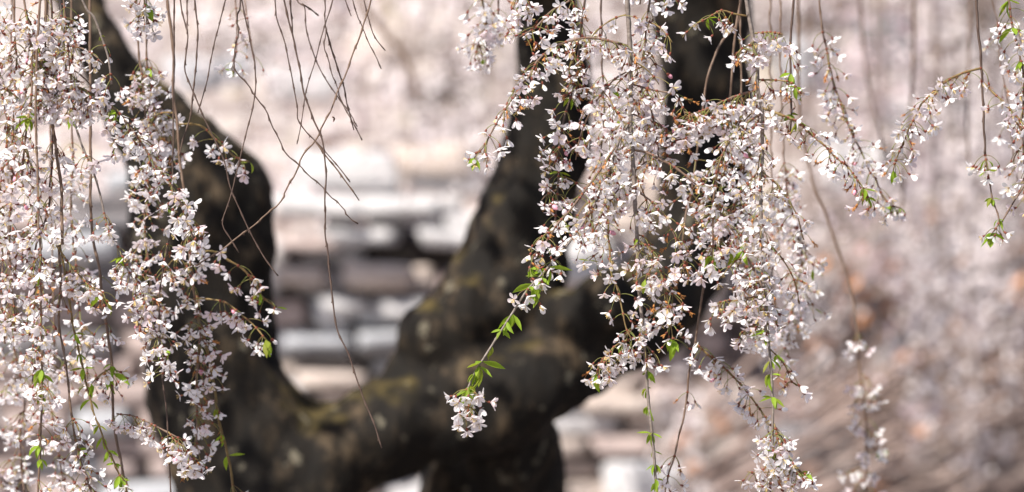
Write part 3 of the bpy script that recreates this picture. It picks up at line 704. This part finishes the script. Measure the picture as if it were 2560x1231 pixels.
# ------------------------------------------------------------------ the great spray in the middle
branch('soft lavender blossom branch at the edge of the middle spray', 8.5, [
    dict(p='1205,0 1216,60 1195,110 1186,150', w=(4, 3), c=[(.0, 1, 13)], n=(3, 4), wf=.05, sp=[(0, .8, 5, 60, 2)], sl=.2),
    dict(p='1245,-30 1247,40 1246,80', w=(4, 3), c=[(0, 1, 4)], n=(2, 4))])
branch('stout grey main branch carrying the widest white spray, leafy at its foot', 8.0, [
    dict(p='1568,0 1572,60 1576,130 1577,200 1577,300 1582,400 1588,520 1594,620 1600,740 1610,850 1618,960 1628,1070 1636,1160 1642,1245', w=(15, 7), m='twig_grey', yd=[.9, 1.2], c=[(.02, .35, 5), (.40, .76, 9)], n=(3, 4), wf=.2, sp=[(.0, .36, 15, 120, 2), (.36, .50, 4, 110, 2), (.5, .74, 8, 95, 2)], l=[(1590, 600), (1600, 925), (1630, 965), (1618, 1020), (1645, 1075), (1636, 1130), (1615, 1165), (1650, 1190), (1628, 1215)], ll=.022),
    dict(p='1574,116 1500,98 1450,97 1392,115 1350,146 1321,192 1282,247 1246,299 1230,331 1207,370 1186,395', w=(6.5, 3.5), c=[(.03, .5, 22), (.5, 1, 14)], n=(2, 4), wf=.3, l=[(1186, 396)], sp=[(.05, .6, 10, 80, 2)], o=(0, -.05)),
    dict(p='1577,300 1545,360 1508,470 1479,522 1443,580 1394,642 1350,691 1312,734 1274,794 1236,854 1198,914 1163,985', w=(7, 5), m='twig_grey', c=[(.0, .42, 14), (.46, .56, 3), (.62, .66, 1), (.985, 1, 4)], n=(2, 4), wf=.15, sp=[(.0, .4, 8, 80, 2)], l=[(1370, 660), (1345, 690), (1310, 700), (1335, 705), (1262, 775), (1240, 810), (1250, 790), (1225, 860), (1195, 890), (1205, 920), (1190, 930), (1178, 960), (1170, 975)], ll=.03, o=(0, -.06)),
    dict(p='1165,985 1172,1015 1165,1055', w=(4, 3), m='twig_green', kc=1, c=[(.05, 1, 5)], n=(3, 4), wf=.05, o=(-.06, -.06)),
    dict(p='1540,365 1492,438 1462,477 1430,522 1397,558 1371,597 1336,639 1322,680', w=(6, 4), c=[(.05, 1, 20)], n=(2, 3), wf=.35, sp=[(.1, .7, 6, 70, 2)], l=[(1330, 670)], o=(-.02, -.04)),
    dict(p='1580,285 1645,312 1690,341 1722,362', w=(5, 3), c=[(.2, 1, 9)], n=(2, 4), wf=.35, sp=[(.2, 1, 4, 70, 2)]),
    dict(p='1582,375 1620,383 1657,402 1686,418 1744,464 1783,506 1806,542 1835,581 1845,607 1871,649 1890,685 1912,735', w=(6, 4), c=[(.05, 1, 26)], n=(2, 4), wf=.3, sp=[(.05, .5, 8, 80, 2), (.5, 1, 8, 75, 2)], l=[(1765, 690)], o=(0, -.04)),
    dict(p='1585,170 1530,205 1482,270 1450,345 1440,400', w=(4.5, 3), c=[(.15, 1, 11)], n=(2, 4), wf=.25, sp=[(.3, 1, 4, 60, 1)]),
    dict(p='1592,440 1545,475 1505,540 1470,600 1440,625', w=(4.5, 3), c=[(.15, 1, 10)], n=(2, 4), wf=.2),
    dict(p='1596,480 1640,515 1680,575 1705,640 1712,690', w=(4.5, 3), c=[(.1, 1, 11)], n=(2, 4), wf=.25, sp=[(.3, 1, 3, 60, 1)]),
    dict(p='1577,210 1630,225 1690,240 1715,290 1730,320', w=(5, 3), c=[(.1, 1, 12)], n=(2, 4), wf=.25, sp=[(.1, 1, 5, 70, 2)]),
    dict(p='1530,400 1520,500 1524,623 1527,675 1537,707 1547,737 1557,785 1564,815 1580,850', w=(5, 3.5), m='twig_green', c=[(.0, 1, 18)], n=(2, 3), wf=.2, sp=[(.1, .9, 6, 60, 2)]),
    dict(p='1595,600 1630,630 1655,690 1671,765 1677,810 1684,860', w=(4.5, 3), m='twig_green', c=[(.05, 1, 16)], n=(3, 4), wf=.18, sp=[(.1, 1, 8, 65, 2)], l=[(1684, 850)]),
    dict(p='1606,840 1570,850 1535,868 1505,905 1490,935', w=(4.5, 3), m='twig_green', c=[(.1, 1, 12)], n=(3, 4), wf=.12, l=[(1480, 925)], sp=[(.0, .8, 3, 50, 2)])])
branch('blossom branch with a drooping leafless side shoot left of the grey main branch', 8.04, [
    dict(p='1461,0 1454,58 1447,130 1440,200 1412,290 1398,370 1397,431 1393,506 1388,560', w=(8, 4), m='twig_dark', c=[(.1, 1, 26)], n=(2, 4), wf=.2, sp=[(.1, .95, 16, 80, 2)], l=[(1450, 250), (1395, 430)]),
    dict(p='1459,-20 1425,2 1373,32 1340,68 1298,93', w=(5, 3.5), c=[(.1, 1, 14)], n=(2, 4), wf=.2, sp=[(.1, .8, 4, 70, 2)]),
    dict(p='1300,-40 1295,10 1285,60', w=(4, 3), m='twig_green', c=[(.1, 1, 8)], n=(3, 4), wf=.05)])
branch('soft twig showing between the side shoots, bare at the top', 8.25, [
    dict(p='1503,0 1504,60 1506,180 1510,300 1500,420 1490,540 1495,600', w=(5, 4), m='twig_dark', c=[(.3, 1, 20)], n=(3, 4), wf=.15, sp=[(.3, 1, 7, 80, 2)])])
branch('bright blossom branch close beside the grey main branch', 8.05, [
    dict(p='1625,0 1619,36 1612,110 1609,179 1625,260 1640,340 1650,440', w=(6, 4), c=[(.0, 1, 22)], n=(3, 4), wf=.15, sp=[(.0, 1, 15, 85, 2)], sl=.05)])
branch('blossom tuft hanging at the top edge between two stout branches', 8.08, [
    dict(p='1660,-80 1665,-40 1672,0 1676,12', w=(4, 3), c=[(.2, 1, 5)], n=(3, 4), wf=.1), dict(p='1600,-80 1605,-20 1600,10', w=(4, 3), c=[(0, 1, 5)], n=(3, 4), wf=.1)], ext=False)

# ------------------------------------------------------------------ the second spray
branch('grey stout branch with a withered orange tuft on top and a long arching shoot', 7.97, [
    dict(p='1866,0 1872,39 1882,91 1892,162 1895,221 1905,283 1906,387 1902,431 1903,545 1907,642 1908,701 1914,743 1914,808 1923,873 1927,924 1931,980 1933,1019 1931,1088 1933,1119 1929,1175 1922,1245', w=(13, 5.5), m='twig_grey', yd=[.9, 1.2], c=[(.06, .14, 5), (.18, .36, 7), (.36, .66, 10), (.86, 1, 13)], n=(3, 4), wf=.3, sp=[(.2, .45, 12, 85, 2), (.45, .66, 8, 70, 2), (.86, .98, 6, 75, 2)], l=[(1930, 770), (1935, 790), (1915, 825), (1925, 905), (1925, 940), (1928, 990), (1930, 1130), (1925, 1160)], ll=.022),
    dict(p='1870,41 1830,34 1804,26 1770,45 1745,58', w=(5, 2.5), m='twig_green', c=[(.3, 1, 8)], n=(2, 3), wf=.75, l=[(1757, 18)]),
    dict(p='1887,84 1927,81 1957,86', w=(4, 2.5), m='twig_green', c=[(.1, 1, 9)], n=(3, 4), wf=.15),
    dict(p='1886,110 1862,118 1845,132', w=(3.5, 2), m='twig_green', c=[(.3, 1, 4)], n=(2, 3), wf=.3),
    dict(p='1896,200 1940,201 1979,208 2002,240', w=(4.5, 2.5), m='twig_green', c=[(.1, 1, 8)], n=(2, 3), wf=.7, l=[(1975, 225), (1985, 215)]),
    dict(p='1896,224 1830,244 1788,263 1740,283 1712,292', w=(5.5, 3.5), c=[(.05, 1, 18)], n=(3, 4), wf=.2, sp=[(.05, 1, 12, 85, 3)], l=[(1765, 300)]),
    dict(p='1904,270 1947,286 1992,305 2025,335 2061,364 2094,397 2124,424 2145,452 2160,472 2172,505', w=(6.5, 3), m='twig_green', kc=1.0, c=[(.05, .35, 8), (.35, 1, 17)], n=(1, 3), wf=.42, l=[(1990, 300), (2150, 470), (2165, 490)]),
    dict(p='1901,286 1856,315 1823,354 1806,389 1793,431 1785,490 1783,545 1782,626 1777,675', w=(6, 4), c=[(.05, .5, 12), (.5, 1, 9)], n=(2, 4), wf=.25, sp=[(.05, .6, 9, 80, 2), (.6, 1, 4, 65, 2)], l=[(1780, 640)]),
    dict(p='1904,420 1862,468 1822,540 1800,610', w=(4.5, 3), c=[(.1, 1, 10)], n=(2, 4), wf=.25, sp=[(.3, 1, 3, 60, 1)]),
    dict(p='1905,430 1950,470 1990,535 2010,600', w=(4, 2.5), m='twig_green', c=[(.1, 1, 8)], n=(2, 3), wf=.35),
    dict(p='1908,600 1950,640 1985,700 1998,760', w=(4, 2.5), m='twig_green', c=[(.1, 1, 7)], n=(2, 3), wf=.3),
    dict(p='1910,740 1870,745 1825,750 1790,760', w=(4.5, 3), m='twig', c=[(.05, 1, 14)], n=(3, 4), wf=.12, sp=[(0, 1, 6, 60, 2)]),
    dict(p='1916,800 1880,815 1850,835', w=(3.5, 2.5), m='twig', c=[(.2, 1, 6)], n=(2, 4), wf=.12),
    dict(p='1925,873 1961,911 1979,955 1993,965', w=(4, 2.5), m='twig_green', c=[(.4, 1, 5)], n=(2, 3), wf=.3, l=[(1945, 890)]),
    dict(p='1927,1180 1895,1183 1868,1180', w=(3, 2), m='twig_green', c=[(.5, 1, 3)], n=(1, 3), wf=.05),
    dict(p='1935,1060 1948,1110 1970,1153 1987,1175 2026,1190', w=(4, 2.5), m='twig_green', kc=1.1, c=[(.05, 1, 12)], n=(2, 3), wf=.05, l=[(2005, 1190)])])
branch('dark knobbly branch with dry withered stalks beside the arching shoot', 8.03, [
    dict(p='1984,0 1979,65 1975,130 1976,195 1978,286 1975,330', w=(8, 5), m='twig_dark', c=[(.3, 1, 7)], n=(2, 3), wf=.85, bud=.7, l=[(1970, 185), (1995, 290)], )])
branch('brown branch bowing behind the two sprays across the dark trunk', 8.28, [
    dict(p='1853,0 1843,60 1807,101 1785,145 1765,211 1755,290 1740,400 1728,486 1715,538 1705,610 1695,665 1692,720', w=(8, 4), m='twig', c=[(.5, 1, 9)], n=(2, 4), wf=.3, sp=[(.35, .7, 6, 70, 2)])])
branch('brown branch with one side shoot sloping down to the lowest cluster', 8.2, [
    dict(p='1852,0 1840,65 1827,227 1812,400 1792,560 1775,650 1759,716 1746,797 1739,846 1723,927 1717,991 1709,1046 1698,1087 1684,1150 1673,1182 1660,1245', w=(8, 4.5), m='twig', c=[(.22, .5, 12), (.76, .80, 2), (.91, .97, 3)], n=(2, 4), wf=.2, sp=[(.22, .55, 10, 75, 2)]),
    dict(p='1740,859 1778,895 1817,927 1850,960 1879,993 1905,1032 1927,1062 1948,1090', w=(5.5, 4), m='twig_green', kc=1.1, c=[(.0, 1, 14)], n=(2, 3), wf=.08)])
branch('blurred white blossom branch filling behind the second spray', 8.36, [
    dict(p='1850,0 1855,300 1860,400 1850,500 1865,600 1870,700 1885,790 1890,850', w=(5, 4), c=[(.34, 1, 28)], n=(3, 4), wf=.12, sp=[(.36, 1, 13, 80, 2)], sl=.2)])
branch('soft pale blossom branch outside the second spray, low and wide', 8.62, [
    dict(p='1950,0 1955,300 1965,450 1985,560 2005,640 1990,720 1975,800 1960,880', w=(5, 4), c=[(.45, 1, 34)], n=(3, 4), wf=.05, sp=[(.48, .95, 17, 90, 2)], sl=.2)])
branch('faint pale blossom branch behind the lower middle of the second spray', 8.75, [
    dict(p='1925,0 1930,450 1945,600 1930,700 1940,800', w=(5, 4), c=[(.55, 1, 14)], n=(3, 4), wf=.05, sp=[(.55, 1, 5, 90, 2)])])

# ------------------------------------------------------------------ thinner branches over the open slope
branch('soft drooping branch of lavender flowers ending in green shoot tips', 8.42, [
    dict(p='2048,0 2057,81 2066,123 2077,182 2083,211 2100,253 2120,313 2130,336 2150,372 2163,401 2176,433 2189,446 2202,482 2224,511 2253,521', w=(6, 4), m='twig', kc=1.0, c=[(.17, 1, 28)], n=(2, 3), wf=.22, l=[(2224, 505), (2250, 520)], ll=.018)])
branch('dark bare branch with an arched side shoot and a leafy flowering tip', 7.97, [
    dict(p='2441,0 2444,58 2453,146 2457,234 2460,300 2463,388', w=(8.5, 5.5), m='twig_dark', bud=.7),
    dict(p='2463,388 2475,456 2481,495 2494,534 2496,560 2481,583 2468,602', w=(5, 3), m='twig', c=[(.0, .12, 4), (.75, .98, 3)], n=(2, 3), wf=.15, l=[(2463, 400), (2475, 425), (2480, 490), (2482, 500), (2494, 545), (2490, 590), (2480, 580)], ll=.022),
    dict(p='2452,171 2405,184 2364,205 2326,237 2302,263 2288,292 2270,325 2253,368 2237,410 2233,426', w=(6, 2.5), m='twig_green', kc=1.0, c=[(.02, 1, 20)], n=(2, 3), wf=.45, l=[(2231, 428)]),
    dict(p='2460,208 2492,240 2507,252 2525,275 2566,318', w=(5, 3.5), m='twig_green', c=[(.25, 1, 8)], n=(2, 3), wf=.3),
    dict(p='2570,450 2533,508 2502,560', w=(4.5, 4), m='twig', c=[(.0, .2, 1)], n=(2, 3))])
branch('flowering branch at the picture edge with a few bright leaves', 8.02, [
    dict(p='2522,0 2530,58 2545,123 2557,175 2560,230 2556,330 2562,420 2570,520', w=(6, 4), m='twig', kc=1.1, c=[(.0, 1, 20)], n=(2, 3), wf=.25, l=[(2553, 155), (2535, 5), (2560, 60)], sp=[(.1, .9, 3, 60, 1)])])
branch('soft flowers hanging behind the edge branch', 8.6, [
    dict(p='2480,0 2495,60 2500,150 2520,260 2535,400 2550,480', w=(4, 3), m='twig', c=[(.05, 1, 12)], n=(1, 3), wf=.2)])
branch('blurred long branch with pale flowers low over the slope', 9.3, [
    dict(p='1995,0 1998,250 2010,358 2036,469 2062,527 2084,592 2107,657 2129,736 2143,832 2150,928 2165,1048 2165,1245', w=(9, 6), m='twig', c=[(.66, .70, 3), (.74, 1, 10)], n=(2, 4), wf=.0, sp=[(.72, 1, 18, 80, 1)], yd=[.6, -.6])])
for (lab, p, d, w_) in [
    ('blurred brown twig behind the arched side shoot', '2285,0 2283,150 2276,300 2262,430 2250,560', 10.6, (11, 7)),
    ('blurred brown twig near the dark bare branch', '2425,0 2421,150 2417,300 2423,420', 10.4, (9, 6)),
    ('blurred grey curved limb end above the white slab', '905,0 930,45 965,85 1005,130 1030,190 1044,250', 13.6, (22, 12)),
    ('faint brown twig over the dark rocks', '2150,0 2165,180 2200,330 2215,460', 10.9, (8, 5)),
    ]:
    branch(lab, d, [dict(p=p, w=w_, m='twig', bud=.1)], BG, 'bare_twig')

# ------------------------------------------------------------------ beyond the tree: brush, far blossom, litter
rb = random.Random(77)
def shrub(px, py, n, lean, ln, material, label, spread=.35):
    p0 = on_slope(px, py)
    base = Vector((p0.x, p0.y, height(p0.x, p0.y)))
    rt = root('dry_shrub', base, label, 'shrub', 'dry brush on the slope')
    V, F = [], []
    for i in range(int(n * .7)):
        q = base + Vector((rb.uniform(-spread, spread), rb.uniform(-.25, .25), 0)); q.z = height(q.x, q.y) - .03
        l_ = ln * rb.uniform(.6, 1.2); d = Vector((lean + rb.uniform(-.25, .3), rb.uniform(-.35, .15), 1)).normalized()
        pts = [q.copy()]; g_ = rb.uniform(.02, .12)
        for k in range(6):
            d = (d + Vector((math.copysign(g_, lean), 0, -g_))).normalized(); q = q + d * l_ / 6; pts.append(q.copy())
        r0 = rb.uniform(.004, .016)
        tube(V, F, [v - base for v in pts], [r0 * (1 - .75 * k / 6) for k in range(7)], 5)
    s = link('stems', mesh('stems', V, F, [material]), rt, Matrix.Translation(base)); tag(s, kind='stuff')
    V, F = [], []
    for i in range(n // 2):
        q = Vector((rb.uniform(-spread, spread) + lean * .3, rb.uniform(-.3, .2), rb.uniform(0, ln * .6)))
        a = Vector((rb.gauss(0, 1), rb.gauss(0, 1), rb.gauss(0, 1))).normalized(); u = a.orthogonal().normalized() * rb.uniform(.015, .04); v = a.cross(u) * .55
        b = len(V); V += [q - u, q + v, q + u, q - v]; F.append((b, b + 1, b + 2, b + 3))
    s = link('dead_leaves', mesh('dead_leaves', V, F, ['dead_leaf'], smooth=False), rt, Matrix.Translation(base)); tag(s, kind='stuff')
for (px, py, n, lean, ln, m_, lab) in [
    (1720, 1180, 34, 1.0, .9, 'dry_cane', 'pale dry canes leaning up the slope beside the white rounded rock'),
    (1900, 1230, 40, 1.1, 1.0, 'dry_cane', 'tawny dry canes behind the lowest blossom cluster'),
    (2100, 1200, 44, 1.2, 1.0, 'dry_cane', 'pinkish dry canes under the long blurred branch'),
    (2300, 1230, 40, 1.2, .95, 'dry_cane', 'tawny dry canes next to the dark slate rock'),
    (1830, 960, 36, 1.0, .8, 'dry_cane_grey', 'grey canes rising behind the sloping side shoot'),
    (2050, 930, 40, 1.1, .8, 'dry_cane', 'reddish dry canes in the middle of the slope'),
    (2260, 980, 36, 1.1, .8, 'dry_cane_grey', 'grey brown canes behind the flat blue grey rock'),
    (2500, 1180, 30, 1.2, .9, 'dry_cane_grey', 'grey canes at the picture edge above the slate rock'),
    (2140, 720, 24, .9, .6, 'dry_cane', 'small clump of rusty canes high on the slope'),
    (2420, 860, 26, 1.0, .7, 'dry_cane', 'thin rusty canes below the charcoal rock')]:
    shrub(px, py, n, lean, ln, m_, lab)

# the tree behind: a limb overhead with long veils of blossom
btr = root('background_cherry_tree', (3.6, 16.2, height(3.6, 16.2)), 'second weeping cherry behind the slope rocks, its limb above the pale veils', 'tree')
V, F = [], []
for L in [[(3.6, 16.2, .5, .2), (3.55, 16.1, 1.8, .17), (3.3, 15.8, 3.2, .13), (2.2, 15.4, 3.7, .10), (.8, 15.2, 3.75, .08), (-1.0, 15.4, 3.6, .06), (-2.6, 15.6, 3.4, .035)], [(3.3, 15.8, 3.1, .1), (4.2, 15.3, 3.9, .07), (5.2, 15, 4.1, .04)]]:
    P = catmull(L, .08); tube(V, F, [Vector(q[:3]) for q in P], [q[3] for q in P], 10)
link('trunk', mesh('trunk', V, F, ['bark']), btr, Matrix.Identity(4))
def veil(px, d, y0, y1, dens, label, sway=0.0):
    top = at(px, y0, d); bot = at(px + sway, y1, d)
    rt = root('blossom_veil', top, label, 'branch', 'far veils of blossom')
    up = Vector((top.x, 15.35 + (d - 15.35) * .6, 3.62))
    P = [Vector(q) for q in catmull([tuple(up), tuple(up.lerp(top, .5) + Vector((0, 0, .25))), tuple(top), tuple(top.lerp(bot, .5) + Vector((rb.uniform(-.05, .05), 0, 0))), tuple(bot)], .06)]
    V, F = [], []; tube(V, F, [p - top for p in P], [.006 - .004 * i / len(P) for i in range(len(P))], 5)
    link('stem', mesh('stem', V, F, ['twig']), rt, Matrix.Translation(top))
    V, F = [], []
    nt_ = max(4, int((bot - top).length / .055))
    for k in range(nt_):
        t = (k + rb.random()) / nt_; c = top.lerp(bot, t) + Vector((rb.gauss(0, .03), rb.gauss(0, .03), 0)); big = rb.random() ** 2
        for i in range(int((5 + 30 * big) * dens / 100)):
            q = c + Vector((rb.gauss(0, .022 + .02 * big), rb.gauss(0, .022 + .02 * big), rb.gauss(0, .022 + .015 * big)))
            petal_clump(V, F, q - top, rb.uniform(.011, .015), rb)
    s = link('blossoms', mesh('blossoms', V, F, ['petal_far'], smooth=False), rt, Matrix.Translation(top)); tag(s, kind='stuff')
for (px, d, y0, y1, n, lab) in [
    (2020, 14.6, -60, 330, 90, 'far pale veil showing between the grey stout branch and the slope'),
    (2110, 15.0, -80, 380, 110, 'far veil of blossom left of the upright dark rock'),
    (2190, 14.2, 150, 620, 70, 'far veil of blossom ending over the dark high rock'),
    (2260, 15.2, -80, 560, 120, 'far veil of blossom behind the arched side shoot'),
    (2330, 14.4, -60, 880, 150, 'long far veil of blossom below the arched side shoot tip'),
    (2400, 15.0, -80, 760, 130, 'far veil of blossom just beside the dark bare branch'),
    (2460, 14.3, 300, 1000, 110, 'far low veil of blossom below the leafy flowering tip'),
    (2530, 14.8, -60, 900, 150, 'far veil of blossom at the picture edge'),
    (2340, 13.6, 620, 1010, 50, 'nearer low tuft of far blossom over the slate rock'),
    (2030, 13.8, 520, 760, 40, 'far tuft of blossom behind the soft pale branch'),
    (1330, 15.4, -80, 140, 50, 'far veil of blossom between the limb tops'),
    (1080, 15.2, -80, 330, 90, 'far veil of blossom above the cream slab'),
    (960, 15.6, -80, 240, 80, 'far veil of blossom behind the short bare tips'),
    (860, 15.0, -80, 300, 80, 'far veil of blossom behind the splitting bare twig'),
    (760, 15.5, -80, 200, 70, 'far veil of blossom behind the crossing twigs'),
    (660, 15.2, -80, 280, 80, 'far veil of blossom behind the bowed bare twig'),
    (560, 15.6, -80, 220, 70, 'far veil of blossom behind the short leaning twig'),
    (1160, 15.6, -60, 420, 90, 'far veil of blossom beside the upright limb'),
    (2160, 15.6, -60, 700, 120, 'far veil of blossom over the white rock of the slope'),
    (2290, 16.0, 300, 1150, 120, 'far veil trailing past the flat blue grey rock'),
    (2440, 15.7, 100, 1200, 150, 'longest far veil, trailing to the slate rock'),
    (2090, 16.0, 420, 1000, 80, 'far veil trailing among the reddish dry canes'),
    (1960, 15.8, 500, 1100, 70, 'far veil trailing behind the lower second spray'),
    (1220, 15.9, 250, 640, 70, 'far low veil against the wall beside the upright limb'),
    (1010, 16.1, 200, 520, 70, 'far veil hanging over the wall top behind the white slab'),
    (910, 15.8, 120, 400, 60, 'far short veil behind the two bare tips'),
    (720, 16.0, 160, 420, 60, 'far short veil beside the trunk shoulder'),
    (480, 15.7, -80, 300, 80, 'far veil above the trunk shoulder behind the kinked twig'),
    (390, 15.4, -80, 180, 60, 'far veil behind the small leafy tuft'),
    (2500, 13.9, -60, 620, 90, 'far soft veil right behind the edge flowers'),
    (2360, 15.9, 100, 700, 90, 'far veil behind the arched shoot, next to the longest'),
    (2210, 14.9, 560, 1100, 70, 'far veil low over the rusty canes'),
    (2060, 15.3, -80, 260, 80, 'far veil behind the soft lavender branch'),
    (1940, 16.1, -60, 240, 60, 'far veil seen past the dark knobbly branch'),
    (1120, 16.0, -80, 200, 70, 'far veil next to the soft lavender tuft'),
    (820, 16.0, -80, 150, 60, 'far short veil at the top behind the crossing twigs'),
    (620, 15.9, 120, 360, 60, 'far veil low beside the trunk shoulder'),
    ]:
    veil(px, d, y0, y1, n, lab, rb.uniform(-30, 30))
# petals and blossom litter blown together on the bank, the wall and the brush
V, F = [], []
for i in range(9000):
    if i % 3:
        px, py = rb.uniform(-200, 2760), rb.uniform(-120, 1360)
        p = on_slope(px, py)
    else:
        p = Vector((rb.uniform(-3.5, 5), rb.uniform(15.4, 21), 0))
    if noise.noise(Vector((p.x * 2.6, p.y * 2.6, 40))) + noise.noise(Vector((p.x * 7, p.y * 7, 4))) * .6 < rb.uniform(-.35, .25) + (.6 * smooth(.4, 1.0, p.x) * (1 - .7 * smooth(1.6, 2.3, height(p.x, p.y)))): continue
    if p.x < .2 and p.y < WALL_Y + .15: continue
    p.z = height(p.x, p.y) + .012
    for k in range(1 + int(5 * rb.random() ** 2)):
        petal_clump(V, F, p + Vector((rb.gauss(0, .018), rb.gauss(0, .018), rb.uniform(0, .02))), rb.uniform(.014, .028), rb)
lt = link('fallen_petals', mesh('fallen_petals', V, F, ['petal_far'], smooth=False), None, Matrix.Identity(4))
tag(lt, 'pale pink fallen petals lying over the bank and slope', 'petals', kind='stuff')
print('flowers', NFL, 'objects', len(bpy.data.objects))
